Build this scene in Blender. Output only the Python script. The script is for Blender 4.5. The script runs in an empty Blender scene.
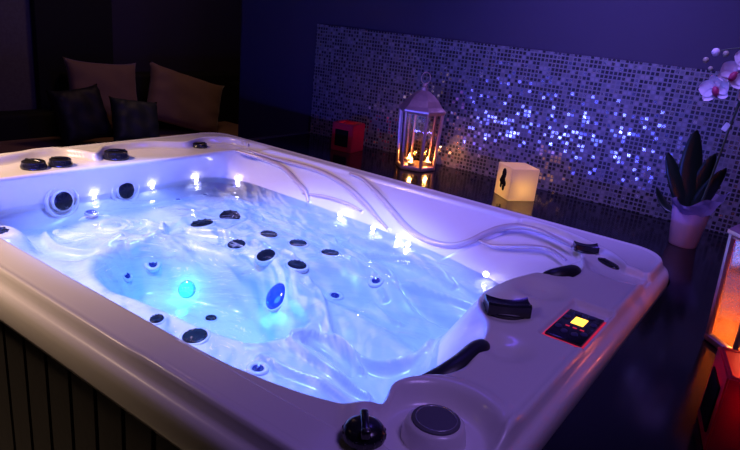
import bpy, bmesh, random
from mathutils import Vector, Matrix, noise
import math
import numpy as np

# ---------------------------------------------------------------- tub geometry (metres, z = 0 is the top of the tub rim)
TW, TL, TR = 1.05, 0.747, 0.13            # half length, half width, corner radius of the tub
WATER_Z = -0.14
WALL_FOOT = -0.165


def sstep(a, b, v):
    t = np.clip((v - a) / (b - a), 0, 1)
    return t * t * (3 - 2 * t)


def catmull(pts, closed=True, n=12):
    P = [np.array(p, float) for p in pts]
    out = []
    m = len(P)
    for i in range(m if closed else m - 1):
        if closed:
            a, b, c, d = P[i - 1], P[i], P[(i + 1) % m], P[(i + 2) % m]
        else:
            a, b, c, d = P[max(i - 1, 0)], P[i], P[i + 1], P[min(i + 2, m - 1)]
        for k in range(n):
            t = k / n
            out.append(0.5 * ((2 * b) + (-a + c) * t + (2 * a - 5 * b + 4 * c - d) * t * t + (-a + 3 * b - 3 * c + d) * t ** 3))
    if not closed:
        out.append(P[-1])
    return np.array(out)


RIM_INNER = [(-.80, -.30), (-.785, -.03), (-.77, .20), (-.765, .40), (-.765, .54), (-.73, .625), (-.62, .655), (-.40, .66), (0, .66),
             (.40, .66), (.56, .655), (.68, .62), (.77, .585), (.815, .53), (.835, .46), (.86, .38), (.865, .29), (.83, .255), (.79, .25), (.76, .17),
             (.745, .08), (.745, 0.0), (.765, -.06), (.81, -.11), (.84, -.17), (.86, -.25), (.872, -.32), (.855, -.38), (.83, -.42),
             (.815, -.47), (.825, -.52), (.80, -.56), (.72, -.592), (.62, -.612), (.50, -.622), (.2, -.623), (-.3, -.623), (-.66, -.62),
             (-.76, -.57), (-.80, -.47)]
WATER_EDGE = [(-.84, -.30), (-.82, -.03), (-.82, .20), (-.815, .40), (-.79, .49), (-.70, .535), (-.55, .545), (-.30, .535), (-.09, .525),
              (.11, .50), (.28, .465), (.41, .43), (.55, .39), (.66, .355), (.72, .33), (.72, .25), (.68, .15), (.655, .06), (.66, -.02),
              (.69, -.10), (.73, -.18), (.76, -.27), (.77, -.35), (.76, -.42), (.74, -.48), (.68, -.54), (.55, -.57), (.2, -.585),
              (-.3, -.585), (-.66, -.58), (-.78, -.54), (-.835, -.45)]


def polar(pts):
    c = catmull(pts, True, 14)
    a = np.arctan2(c[:, 1], c[:, 0])
    r = np.hypot(c[:, 0], c[:, 1])
    o = np.argsort(a)
    a, r = a[o], r[o]
    a = np.concatenate([a - 2 * math.pi, a, a + 2 * math.pi])
    r = np.concatenate([r, r, r])
    return lambda th: np.interp(th, a, r)


R_IN, R_WATER = polar(RIM_INNER), polar(WATER_EDGE)


def rr_radius(th, d):
    """distance from the centre to a rounded rectangle inset by d, along angle th"""
    hx, hy, r = TW - d, TL - d, max(TR - d, .02)
    c, s = np.cos(th), np.sin(th)
    lo, hi = np.zeros_like(th), np.full_like(th, 3.0)
    for _ in range(40):
        m = (lo + hi) / 2
        qx, qy = np.abs(m * c) - hx + r, np.abs(m * s) - hy + r
        sd = np.hypot(np.maximum(qx, 0), np.maximum(qy, 0)) + np.minimum(np.maximum(qx, qy), 0) - r
        hi = np.where(sd > 0, m, hi)
        lo = np.where(sd > 0, lo, m)
    return (lo + hi) / 2


def seg_dist(x, y, pts):
    """distance from (x, y) to an open polyline"""
    best = np.full(np.shape(x), 9.0)
    for (ax, ay), (bx, by) in zip(pts[:-1], pts[1:]):
        dx, dy = bx - ax, by - ay
        t = np.clip(((x - ax) * dx + (y - ay) * dy) / (dx * dx + dy * dy + 1e-12), 0, 1)
        best = np.minimum(best, np.hypot(x - ax - t * dx, y - ay - t * dy))
    return best


def poly_sd(x, y, pts):
    """signed distance to a closed polygon, negative inside"""
    n = len(pts)
    d = seg_dist(x, y, list(pts) + [pts[0]])
    inside = np.zeros(np.shape(x), bool)
    for i in range(n):
        (ax, ay), (bx, by) = pts[i], pts[(i + 1) % n]
        if ay == by:
            continue
        hit = ((ay > y) != (by > y)) & (x < (bx - ax) * (y - ay) / (by - ay) + ax)
        inside ^= hit
    return np.where(inside, -d, d)


FOOTWELL = catmull([(-.21, .063), (-.10, .10), (.01, .098), (.10, .06), (.20, .01), (.29, -.06), (.335, -.13), (.335, -.22), (.29, -.31),
                    (.144, -.345), (-.03, -.36), (-.18, -.385), (-.36, -.33), (-.48, -.18), (-.42, -.02)], True, 4)

SHELF = catmull([(-.93, -.50), (-.95, -.40), (-.955, -.31), (-.985, -.20), (-1.0, -.13), (-.985, -.06), (-.92, -.02), (-.86, 0.0), (-.90, .05), (-.95, .10), (-.965, .17),
                 (-.95, .29), (-.90, .37), (-.875, .43), (-.90, .50), (-.915, .56), (-.88, .64), (-.82, .67), (-.74, .67)], False, 6)


def rim_height(x, y):
    z = np.zeros(np.shape(x))
    # scalloped shelf with the air controls on the far side
    o = np.argsort(SHELF[:, 1])
    xe = np.interp(y, SHELF[o, 1], SHELF[o, 0])
    m = sstep(-.014, .014, x - xe) * sstep(-.56, -.50, y) * sstep(.70, .66, y) * sstep(-.6, -.7, x)
    z = z - .024 * m
    d = seg_dist(x, y, SHELF)
    z = z + .005 * np.exp(-((d - .016) / .012) ** 2) * (x < xe) * (x < -.7)
    # round dish under the filter lid with a swelling around it
    d = np.hypot(x - .925, y + .515)
    z = z - .026 * sstep(.112, .078, d) + .010 * np.exp(-((d - .122) / .022) ** 2)
    # tray under the control panel
    dx, dy = np.abs(x - .972) - .047, np.abs(y - .03) - .115
    q = np.maximum(dx, dy)
    z = z - .014 * sstep(.004, -.006, q)
    # dish under the big diverter handle
    d = np.hypot((x - .825) / 1.0, (y + .02) / 1.35)
    z = z - .012 * sstep(.075, .035, d)
    d = np.hypot((x - .84), (y - .14))
    z = z - .012 * sstep(.08, .02, d)
    d = np.hypot((x - .90), (y + .20))
    z = z - .012 * sstep(.07, .01, d)
    # sunk shelf in the corner by the wall
    c = catmull([(.60, .665), (.72, .645), (.82, .60), (.90, .55), (.955, .48)], False, 6)
    d = seg_dist(x, y, c)
    side = (y - np.interp(x, c[:, 0], c[:, 1]))
    z = z - .016 * sstep(.006, -.010, side) * sstep(.13, .07, d) * (x > .56)
    z = z + .005 * np.exp(-((side - .012) / .010) ** 2) * sstep(.05, .02, d) * (x > .56)
    # step running along the near side
    z = z + .004 * sstep(-.632, -.640, y) * sstep(.40, .48, x) * sstep(.86, .80, x)
    return z


JET_SPOTS = []
UNDER_RIDGES = []      # filled from UNDER below: (points, height, width)


def base_height(x, y):
    z = np.full(np.shape(x), -.205)
    # slopes up to the benches at the walls
    sd = poly_sd(x, y, [tuple(p) for p in FOOTWELL])
    z = z - .16 * sstep(.0, -.11, sd) + .010 * np.exp(-((sd - .012) / .02) ** 2)
    # lounge trough
    d = seg_dist(x, y, [(.20, .17), (.45, .16), (.62, .10)])
    z = z - .05 * sstep(.15, .04, d)
    d = seg_dist(x, y, [(.45, -.12), (.60, -.20), (.66, -.32)])
    z = z - .028 * sstep(.12, .02, d)
    # seats along the far wall
    d = np.hypot((x + .62) / 1.3, (y + .26))
    z = z - .035 * sstep(.17, .06, d)
    d = np.hypot((x + .60) / 1.2, (y - .05))
    z = z - .03 * sstep(.15, .05, d)
    z = z + .055 * sstep(.12, .05, np.hypot(x + .655, y + .45))
    # raised back rest carrying the two rows of jets
    d = seg_dist(x, y, [(-.40, .24), (.08, .22)])
    z = z + .016 * sstep(.16, .08, d)
    d = seg_dist(x, y, [(-.44, .18), (-.46, .30)])
    z = z - .018 * sstep(.10, .06, d)
    return z


def ridge_field(x, y):
    z = np.zeros(np.shape(x))
    calm = np.ones(np.shape(x))          # the moulding stays flat around each jet
    for jx, jy, jr in JET_SPOTS:
        calm = calm * sstep(jr * 1.1, jr * 2.1, np.hypot(x - jx, y - jy))
    for pts, h, w in UNDER_RIDGES:
        d = seg_dist(x, y, pts)
        z = z + h * np.exp(-(d / w) ** 2) * calm
    z = z + .004 * np.sin(9 * x + 4 * y) * np.sin(11 * y - 3 * x + 1) + .002 * np.sin(31 * x + 12 * y) * np.sin(23 * y - 9 * x)
    return z


def floor_height(x, y):
    return base_height(x, y) + ridge_field(x, y)
PANEL_RIDGES = [
    ([(-0.7426, 0.5856, -0.025), (-0.6209, 0.6252, -0.04), (-0.4905, 0.6211, -0.051), (-0.3849, 0.5967, -0.084), (-0.3159, 0.5776, -0.107), (-0.2753, 0.5534, -0.139)], 0.01),
    ([(-0.6968, 0.6253, -0.02), (-0.5985, 0.6385, -0.028), (-0.4692, 0.6395, -0.027), (-0.3308, 0.6415, -0.027), (-0.2272, 0.6336, -0.036), (-0.1238, 0.6152, -0.054), (-0.0209, 0.5872, -0.084), (0.0607, 0.557, -0.112), (0.1267, 0.531, -0.131)], 0.01),
    ([(-0.3261, 0.5717, -0.117), (-0.2173, 0.5801, -0.104), (-0.1136, 0.5775, -0.102), (-0.0211, 0.5659, -0.108)], 0.007),
    ([(-0.1596, 0.6541, -0.007), (-0.0955, 0.6493, -0.012), (-0.0062, 0.6243, -0.039), (0.0978, 0.5884, -0.077), (0.1822, 0.554, -0.105), (0.2661, 0.5253, -0.12), (0.3431, 0.5121, -0.12), (0.4084, 0.5177, -0.109), (0.4493, 0.5412, -0.088), (0.4798, 0.5755, -0.062), (0.5184, 0.6088, -0.037), (0.5693, 0.6247, -0.019), (0.6332, 0.6183, -0.01), (0.7093, 0.595, -0.01), (0.7777, 0.5553, -0.01)], 0.011),
    ([(0.4703, 0.5554, -0.078), (0.5292, 0.5401, -0.078), (0.5892, 0.5427, -0.064), (0.6512, 0.5501, -0.047), (0.7168, 0.5455, -0.036), (0.7903, 0.4768, -0.028)], 0.007),
]
UNDER = [
    ([(-0.751, 0.479), (-0.513, 0.46), (-0.222, 0.444), (0.078, 0.421), (0.295, 0.433), (0.538, 0.392), (0.697, 0.36)], 0.024, 0.0076),
    ([(-0.626, 0.425), (-0.344, 0.406), (-0.007, 0.368), (0.306, 0.32), (0.489, 0.297), (0.618, 0.297)], 0.028, 0.0076),
    ([(-0.014, 0.435), (0.199, 0.389), (0.392, 0.286), (0.554, 0.228), (0.614, 0.238)], -0.032, 0.0119),
    ([(0.007, 0.477), (0.183, 0.469), (0.378, 0.419), (0.493, 0.381)], 0.02, 0.0059),
    ([(-0.42, 0.084), (-0.272, 0.139), (-0.12, 0.146), (0.002, 0.154), (0.156, 0.088), (0.281, -0.01), (0.391, -0.107), (0.501, -0.141), (0.587, -0.133), (0.64, -0.079), (0.659, 0.01)], 0.028, 0.0136),
    ([(0.345, -0.203), (0.38, -0.134), (0.468, -0.139), (0.547, -0.173)], 0.02, 0.0085),
    ([(0.362, -0.229), (0.448, -0.25), (0.543, -0.253), (0.627, -0.249)], 0.024, 0.0102),
    ([(0.374, -0.186), (0.433, -0.176), (0.527, -0.194)], -0.02, 0.0085),
    ([(-0.567, 0.023), (-0.557, 0.192), (-0.57, 0.325), (-0.503, 0.396), (-0.359, 0.379)], 0.024, 0.0102),
    ([(-0.664, -0.113), (-0.678, 0.058), (-0.565, 0.073), (-0.457, -0.015), (-0.453, -0.135)], 0.02, 0.0102),
    ([(-0.742, -0.267), (-0.61, -0.287), (-0.514, -0.24), (-0.496, -0.143)], 0.024, 0.0119),
    ([(0.068, 0.23), (0.106, 0.316), (0.211, 0.308), (0.332, 0.233)], 0.016, 0.0102),
    ([(0.269, 0.474), (0.465, 0.408), (0.603, 0.347), (0.705, 0.271)], -0.016, 0.0102),
    ([(0.375, -0.338), (0.456, -0.329), (0.555, -0.304), (0.65, -0.28)], 0.02, 0.0153),
    ([(0.312, 0.197), (0.388, 0.159), (0.448, 0.15)], 0.016, 0.0085),
]
UNDER_RIDGES.extend((catmull(p, False, 4), h, w) for p, h, w in UNDER)
JET_SPOTS.extend([(-0.481, 0.188, 0.042), (-0.508, 0.35, 0.042), (-0.216, 0.119, 0.031), (-0.065, 0.109, 0.031), (0.067, 0.115, 0.031), (-0.199, 0.257, 0.031), (-0.077, 0.277, 0.031), (0.079, 0.265, 0.031), (0.271, 0.27, 0.018), (0.204, 0.148, 0.018), (0.395, -0.37, 0.018), (0.182, -0.378, 0.031), (-0.86, -0.011, 0.022), (-0.768, 0.299, 0.012), (-0.752, 0.426, 0.012), (-0.406, -0.081, 0.018), (-0.107, -0.081, 0.018), (0.045, -0.389, 0.018), (-0.418, -0.172, 0.014)])
FLOOR_JETS = [   # x, y, z, normal, kind, radius
    ((-0.4812, 0.1878, -0.2106), (-0.227, -0.131, 0.965), 'large', 0.042),
    ((-0.5079, 0.3496, -0.2204), (0.25, -0.277, 0.928), 'large', 0.042),
    ((-0.2171, 0.1193, -0.1974), (0.023, -0.268, 0.963), 'medium', 0.031),
    ((-0.0646, 0.1088, -0.1878), (-0.015, -0.518, 0.855), 'medium', 0.031),
    ((0.0581, 0.1256, -0.187), (0.159, 0.037, 0.987), 'medium', 0.031),
    ((-0.1991, 0.2567, -0.1865), (0.086, 0.025, 0.996), 'medium', 0.031),
    ((-0.0765, 0.277, -0.1893), (0.013, -0.015, 1.0), 'medium', 0.031),
    ((0.0489, 0.3028, -0.1929), (-0.028, 0.107, 0.994), 'medium', 0.031),
    ((0.2639, 0.2808, -0.2167), (0.025, -0.544, 0.839), 'small', 0.018),
    ((0.2044, 0.1478, -0.2492), (0.193, -0.064, 0.979), 'small', 0.018),
    ((0.3951, -0.3703, -0.201), (0.024, -0.016, 1.0), 'small', 0.018),
    ((0.182, -0.3779, -0.2016), (-0.015, -0.22, 0.975), 'medium', 0.031),
    ((-0.8597, -0.0115, -0.2057), (0.011, -0.023, 1.0), 'oval', 0.022),
    ((-0.7682, 0.2989, -0.2062), (-0.02, -0.015, 1.0), 'small', 0.012),
    ((-0.7524, 0.4263, -0.2022), (0.017, 0.03, 0.999), 'small', 0.012),
    ((-0.4055, -0.0807, -0.2749), (0.725, -0.541, 0.426), 'small', 0.018),
    ((-0.1067, -0.0808, -0.3682), (-0.025, 0.003, 1.0), 'medium', 0.018),
    ((0.0451, -0.3889, -0.2035), (0.019, -0.309, 0.951), 'medium', 0.018),
    ((-0.4175, -0.1719, -0.297), (0.865, 0.244, 0.439), 'small', 0.014),
    ((0.0742, 0.0237, -0.2596), (-0.397, -0.813, 0.426), 'lens', 0.0),
    ((-0.2761, -0.0412, -0.3385), (0.301, -0.808, 0.506), 'lamp', 0.0),
]

# ---------------------------------------------------------------- light levels
EXPO = 0.0
UW = .35
LEDW = .008
STRIPS = [((-.05, -.598, -.058), 1.30, (0, 1, -.30), 13), ((.732, .085, -.05), .20, (-1, .0, -.3), 3)]  # added light strips tucked below the rim, brightening the basin
ROOM = [('warm_ceiling_lamp', 'SPOT', (-1.35, -1.35, 1.62), 320, (1, .66, .42), .2, (-.68, -.52, 0), {'spot_size': 1.08, 'spot_blend': .9}),
        ('violet_ceiling_lamp', 'AREA', (1.5, -.4, 1.6), 8.0, (.42, .24, 1), .5, (.9, -.1, 0), {}),
        ('alcove_fill', 'AREA', (-1.9, 1.6, 1.6), 2.8, (1, .55, .40), .4, (-2.7, 1.2, -.3), {}),  # added fill to lift the alcove and sofa
        ('blue_tub_fill', 'SPOT', (-.05, -.04, 1.66), 360, (.17, .27, 1), .05, (-.05, -.02, 0), {'spot_size': .74, 'spot_blend': .3}),  # added overhead fill that lights the basin evenly blue
        ('violet_mosaic_fill', 'AREA', (.6, .45, 1.62), 8, (.28, .20, 1), .4, (.6, 1.4, .25), {'spread': 1.3}),  # added fill turning the mosaic more violet
        ('blue_wall_wash', 'AREA', (.3, .85, 1.62), 8, (.14, .07, 1), .4, (.0, 1.4, .7), {})]

random.seed(7)
PI = math.pi
SC = bpy.context.scene
COL = SC.collection


# ---------------------------------------------------------------- helpers
def tag(o, label=None, cat=None, group=None, kind=None):
    if label: o['label'] = label
    if cat: o['category'] = cat
    if group: o['group'] = group
    if kind: o['kind'] = kind
    return o


def empty(name, loc, rz=0, label=None, cat=None, group=None):
    o = bpy.data.objects.new(name, None)
    COL.objects.link(o)
    o.location = loc
    o.rotation_euler = (0, 0, rz)
    o.empty_display_size = .05
    return tag(o, label, cat, group)


def mesh_obj(name, verts, faces, mat, parent=None, smooth=True, loc=None, rz=0):
    me = bpy.data.meshes.new(name)
    me.from_pydata([tuple(map(float, v)) for v in verts], [], faces)
    if smooth:
        me.polygons.foreach_set('use_smooth', [True] * len(me.polygons))
    for m in (mat if isinstance(mat, (list, tuple)) else [mat]):
        me.materials.append(m)
    me.update()
    o = bpy.data.objects.new(name, me)
    COL.objects.link(o)
    if parent is not None: o.parent = parent
    if loc is not None: o.location = loc
    o.rotation_euler = (0, 0, rz)
    return o


def bm_obj(name, bm, mat, parent=None, smooth=False, loc=None, rz=0, angle=None):
    bmesh.ops.recalc_face_normals(bm, faces=bm.faces)
    me = bpy.data.meshes.new(name)
    bm.to_mesh(me)
    bm.free()
    me.materials.append(mat)
    if smooth:
        me.polygons.foreach_set('use_smooth', [True] * len(me.polygons))
        if angle:
            me.set_sharp_from_angle(angle=angle)
    o = bpy.data.objects.new(name, me)
    COL.objects.link(o)
    if parent is not None: o.parent = parent
    if loc is not None: o.location = loc
    o.rotation_euler = (0, 0, rz)
    return o


def box(bm, lo, hi, bev=0, M=None, seg=2):
    r = bmesh.ops.create_cube(bm, size=1)
    vs = r['verts']
    for v in vs:
        v.co = Vector((lo[i] + (v.co[i] + .5) * (hi[i] - lo[i]) for i in range(3)))
    if bev:
        es = list({e for v in vs for e in v.link_edges})
        b = bmesh.ops.bevel(bm, geom=es, offset=bev, segments=seg, profile=.5, affect='EDGES')
        vs = list({v for f in b['faces'] for v in f.verts} | {v for v in vs if v.is_valid})
    if M is not None:
        for v in vs: v.co = M @ v.co
    return vs


def lathe(bm, prof, n=32, M=None, cap=True):
    """prof: list of (r, z); caps both ends when r > 0"""
    rings = []
    for r, z in prof:
        if r < 1e-6:
            rings.append([bm.verts.new((0, 0, z))])
        else:
            rings.append([bm.verts.new((r * math.cos(2 * PI * k / n), r * math.sin(2 * PI * k / n), z)) for k in range(n)])
    for a, b in zip(rings[:-1], rings[1:]):
        for k in range(n):
            k2 = (k + 1) % n
            if len(a) == 1 and len(b) == 1: continue
            if len(a) == 1: bm.faces.new((a[0], b[k], b[k2]))
            elif len(b) == 1: bm.faces.new((a[k], b[0], a[k2]))
            else: bm.faces.new((a[k], b[k], b[k2], a[k2]))
    if cap:
        for rr in (rings[0], rings[-1]):
            if len(rr) > 1: bm.faces.new(rr)
    if M is not None:
        for rr in rings:
            for v in rr: v.co = M @ v.co


def tube(bm, pts, rad, n=8, closed=False):
    P = [Vector(p) for p in pts]
    m = len(P)
    rings = []
    up = Vector((.13, .21, 1)).normalized()
    for i, p in enumerate(P):
        if closed: t = P[(i + 1) % m] - P[i - 1]
        else: t = P[min(i + 1, m - 1)] - P[max(i - 1, 0)]
        t.normalize()
        a = t.cross(up)
        if a.length < 1e-3: a = t.cross(Vector((1, 0, 0)))
        a.normalize()
        b = t.cross(a)
        up = b.cross(t) * -1 if False else up
        r = rad[i] if isinstance(rad, (list, tuple)) else rad
        rings.append([bm.verts.new(p + (a * math.cos(2 * PI * k / n) + b * math.sin(2 * PI * k / n)) * r) for k in range(n)])
    pairs = list(zip(rings[:-1], rings[1:]))
    if closed: pairs.append((rings[-1], rings[0]))
    for a, b in pairs:
        for k in range(n):
            bm.faces.new((a[k], b[k], b[(k + 1) % n], a[(k + 1) % n]))
    if not closed:
        bm.faces.new(rings[0]); bm.faces.new(rings[-1])


def frame_to(n, loc=(0, 0, 0), spin=0):
    q = Vector(n).normalized().to_track_quat('Z', 'Y')
    return Matrix.Translation(loc) @ q.to_matrix().to_4x4() @ Matrix.Rotation(spin, 4, 'Z')


# ---------------------------------------------------------------- materials
def new_mat(name):
    m = bpy.data.materials.new(name)
    m.use_nodes = True
    nt = m.node_tree
    return m, nt, nt.nodes['Principled BSDF']


def pmat(name, col, rough=.5, metal=0, spec=.5, coat=0, emit=None, es=0, var=0, vscale=30, bump=0, bscale=200, trans=0, ior=1.5, sheen=0):
    m, nt, b = new_mat(name)
    b.inputs['Base Color'].default_value = (*col, 1)
    b.inputs['Roughness'].default_value = rough
    b.inputs['Metallic'].default_value = metal
    b.inputs['Specular IOR Level'].default_value = spec
    b.inputs['Coat Weight'].default_value = coat
    b.inputs['Transmission Weight'].default_value = trans
    b.inputs['IOR'].default_value = ior
    b.inputs['Sheen Weight'].default_value = sheen
    if emit:
        b.inputs['Emission Color'].default_value = (*emit, 1)
        b.inputs['Emission Strength'].default_value = es
    tc = nt.nodes.new('ShaderNodeTexCoord')
    if var:
        n = nt.nodes.new('ShaderNodeTexNoise'); n.inputs['Scale'].default_value = vscale; n.inputs['Detail'].default_value = 4
        nt.links.new(tc.outputs['Object'], n.inputs['Vector'])
        mx = nt.nodes.new('ShaderNodeMix'); mx.data_type = 'RGBA'
        mx.inputs['A'].default_value = (*[c * (1 - var) for c in col], 1)
        mx.inputs['B'].default_value = (*[min(1, c * (1 + var)) for c in col], 1)
        nt.links.new(n.outputs['Fac'], mx.inputs['Factor'])
        nt.links.new(mx.outputs['Result'], b.inputs['Base Color'])
    if bump:
        n2 = nt.nodes.new('ShaderNodeTexNoise'); n2.inputs['Scale'].default_value = bscale; n2.inputs['Detail'].default_value = 3
        nt.links.new(tc.outputs['Object'], n2.inputs['Vector'])
        bp = nt.nodes.new('ShaderNodeBump'); bp.inputs['Strength'].default_value = bump; bp.inputs['Distance'].default_value = .002
        nt.links.new(n2.outputs['Fac'], bp.inputs['Height'])
        nt.links.new(bp.outputs['Normal'], b.inputs['Normal'])
    return m


M_ACRYL = pmat('pearl_acrylic', (.80, .765, .77), .26, spec=.5, coat=.25, var=.02, vscale=8)
M_CAB = pmat('cabinet_board', (.010, .009, .0085), .55, var=.25, vscale=12, bump=.3, bscale=60)
M_BLACKP = pmat('black_plastic', (.012, .012, .016), .22, spec=.6, coat=.2)
M_DARKP = pmat('dark_grey_plastic', (.10, .10, .12), .45)
M_CTRL = pmat('charcoal_plastic', (.016, .015, .018), .22, coat=.3)
M_PILLOW = pmat('headrest_foam', (.01, .011, .018), .42, bump=.2, bscale=120)
M_JETRIM = pmat('jet_trim', (.55, .56, .62), .2, metal=.6)
M_CHROME = pmat('chrome', (.8, .8, .85), .12, metal=1)
M_DECK = pmat('polished_black_deck', (.005, .004, .005), .14, spec=.4, var=.3, vscale=3, bump=.04, bscale=18)
M_FLOOR = pmat('dark_floor', (.02, .017, .016), .5, var=.2, vscale=4)
M_WALL = pmat('painted_wall', (.036, .028, .055), .85, var=.08, vscale=3, bump=.15, bscale=90)
M_WALLG = pmat('grey_fabric_wall', (.15, .13, .13), .9, var=.3, vscale=60, bump=.4, bscale=150)
M_CEIL = pmat('ceiling_paint', (.02, .018, .024), .9, var=.05)
M_BLACKC = pmat('black_column_paint', (.004, .004, .005), .8, var=.1)
M_SOFA = pmat('black_sofa_fabric', (.006, .006, .007), .8, var=.2, bump=.3, bscale=300)
M_SEAT = pmat('brown_seat_fabric', (.34, .20, .13), .9, var=.15, vscale=50, bump=.3, bscale=250)
M_CUSH = pmat('taupe_velvet', (.27, .16, .10), .75, sheen=.3, var=.15, vscale=8, bump=.3, bscale=200)
M_CUSHB = pmat('black_satin', (.01, .011, .014), .6, var=.2)
M_CUSHG = pmat('dark_green_satin', (.035, .05, .042), .55, var=.3, vscale=14, bump=.3, bscale=50)
M_METAL = pmat('aged_lantern_metal', (.62, .36, .32), .36, metal=.75, var=.25, vscale=40, bump=.2, bscale=90)
M_WAX = pmat('white_wax', (.85, .8, .7), .5)
M_TIN = pmat('tin_cup', (.7, .7, .7), .3, metal=1)
M_FLAME = pmat('candle_flame', (1, .5, .1), .5, emit=(1, .50, .13), es=30)
M_LED = pmat('led_lens', (.8, .85, 1), .3, emit=(.75, .75, 1), es=26)
M_BULB = pmat('warm_bulb', (1, .8, .4), .5, emit=(1, .62, .2), es=26)
M_POT = pmat('pale_ceramic', (.80, .52, .62), .45, var=.05, vscale=20)
M_LEAF = pmat('dark_leaf', (.006, .014, .008), .35, var=.3, vscale=20)
M_STEM = pmat('orchid_stem', (.05, .07, .03), .5, var=.2)
M_PETAL = pmat('white_petal', (.72, .62, .72), .55, var=.06, vscale=60)
M_LIP = pmat('magenta_petal', (.35, .02, .10), .5, var=.2, vscale=80)
M_BUD = pmat('orchid_bud', (.32, .27, .20), .6, var=.2, vscale=60)
M_SOIL = pmat('bark_soil', (.03, .02, .015), .9, bump=.8, bscale=60)
M_CLIP = pmat('white_plastic_clip', (.8, .8, .85), .4)
M_INK = pmat('black_ink', (.005, .004, .004), .95, spec=.1)
M_SCREEN = pmat('amber_display', (.1, .05, 0), .4, emit=(1, .45, .05), es=3.2)
M_REDLED = pmat('red_backlight', (.5, .02, .05), .4, emit=(1, .03, .10), es=.4)
M_KEY = pmat('blue_grey_key', (.05, .05, .13), .35)
M_LENS = pmat('blue_lens', (.02, .04, .30), .08, spec=.8, emit=(.03, .10, 1), es=.25)
M_CYAN = pmat('cyan_lamp_lens', (.1, .5, .7), .1, emit=(.12, .75, 1), es=.5)
M_TRIM = pmat('dark_edge_trim', (.03, .028, .03), .4)


def glass_mat(name, tint, fac_bias=.04, rough=.03):
    """thin pane: see-through with a mirror reflection that grows at grazing angles"""
    m, nt, b = new_mat(name)
    nt.nodes.remove(b)
    out = nt.nodes['Material Output']
    tr = nt.nodes.new('ShaderNodeBsdfTransparent'); tr.inputs['Color'].default_value = (*tint, 1)
    gl = nt.nodes.new('ShaderNodeBsdfGlossy'); gl.inputs['Roughness'].default_value = rough
    fr = nt.nodes.new('ShaderNodeFresnel'); fr.inputs['IOR'].default_value = 1.45
    ad = nt.nodes.new('ShaderNodeMath'); ad.operation = 'ADD'; ad.use_clamp = True; ad.inputs[1].default_value = fac_bias
    mx = nt.nodes.new('ShaderNodeMixShader')
    nt.links.new(fr.outputs[0], ad.inputs[0]); nt.links.new(ad.outputs[0], mx.inputs[0])
    nt.links.new(tr.outputs[0], mx.inputs[1]); nt.links.new(gl.outputs[0], mx.inputs[2])
    nt.links.new(mx.outputs[0], out.inputs['Surface'])
    return m, nt, gl, fr


M_GLASS = glass_mat('lantern_glass', (1, .84, .70), .02)[0]

M_WATER, nt, gl, fr = glass_mat('pool_water', (.97, .99, 1.0), 0.0, .02)
fr.inputs['IOR'].default_value = 1.33
tc = nt.nodes.new('ShaderNodeTexCoord')
n1 = nt.nodes.new('ShaderNodeTexNoise'); n1.inputs['Scale'].default_value = 7; n1.inputs['Detail'].default_value = 3; n1.inputs['Distortion'].default_value = 1.2
nt.links.new(tc.outputs['Object'], n1.inputs['Vector'])
bp = nt.nodes.new('ShaderNodeBump'); bp.inputs['Strength'].default_value = .9; bp.inputs['Distance'].default_value = .016
nt.links.new(n1.outputs['Fac'], bp.inputs['Height'])
va = nt.nodes.new('ShaderNodeVolumeAbsorption'); va.inputs['Color'].default_value = (.30, .74, 1, 1); va.inputs['Density'].default_value = 1.8
nt.links.new(va.outputs[0], nt.nodes['Material Output'].inputs['Volume'])
nt.links.new(bp.outputs['Normal'], gl.inputs['Normal']); nt.links.new(bp.outputs['Normal'], fr.inputs['Normal'])


def translucent_mat(name, col, tcol, f=.6, rough=.4, gloss=.05):
    m, nt, b = new_mat(name)
    out = nt.nodes['Material Output']
    b.inputs['Base Color'].default_value = (*col, 1); b.inputs['Roughness'].default_value = rough
    tl = nt.nodes.new('ShaderNodeBsdfTranslucent'); tl.inputs['Color'].default_value = (*tcol, 1)
    n = nt.nodes.new('ShaderNodeTexNoise'); n.inputs['Scale'].default_value = 25
    mx = nt.nodes.new('ShaderNodeMixShader'); mx.inputs[0].default_value = f
    nt.links.new(b.outputs[0], mx.inputs[1]); nt.links.new(tl.outputs[0], mx.inputs[2])
    nt.links.new(mx.outputs[0], out.inputs['Surface'])
    return m


M_REDWAX = translucent_mat('red_translucent_wax', (.28, .006, .045), (.6, .01, .03), .4)
M_LAMPWAX = translucent_mat('white_translucent_plastic', (.85, .66, .48), (1, .74, .38), .65)
M_FILM = translucent_mat('lilac_cellophane', (.35, .28, .42), (.5, .4, .6), .5, .2)


M_AMBER, nt, gl, fr = glass_mat('amber_frosted_glass', (1, .36, .16), .0, .12)
mxn = [n for n in nt.nodes if n.type == 'MIX_SHADER'][0]
tl = nt.nodes.new('ShaderNodeBsdfTranslucent'); tl.inputs['Color'].default_value = (1, .36, .14, 1)
m2 = nt.nodes.new('ShaderNodeMixShader')
n1 = nt.nodes.new('ShaderNodeTexNoise'); n1.inputs['Scale'].default_value = 70
rp = nt.nodes.new('ShaderNodeMapRange'); rp.inputs['From Min'].default_value = .4; rp.inputs['From Max'].default_value = .65
rp.inputs['To Min'].default_value = .22; rp.inputs['To Max'].default_value = .6
nt.links.new(n1.outputs['Fac'], rp.inputs['Value']); nt.links.new(rp.outputs[0], m2.inputs[0])
nt.links.new(mxn.outputs[0], m2.inputs[1]); nt.links.new(tl.outputs[0], m2.inputs[2])
nt.links.new(m2.outputs[0], nt.nodes['Material Output'].inputs['Surface'])


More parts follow.
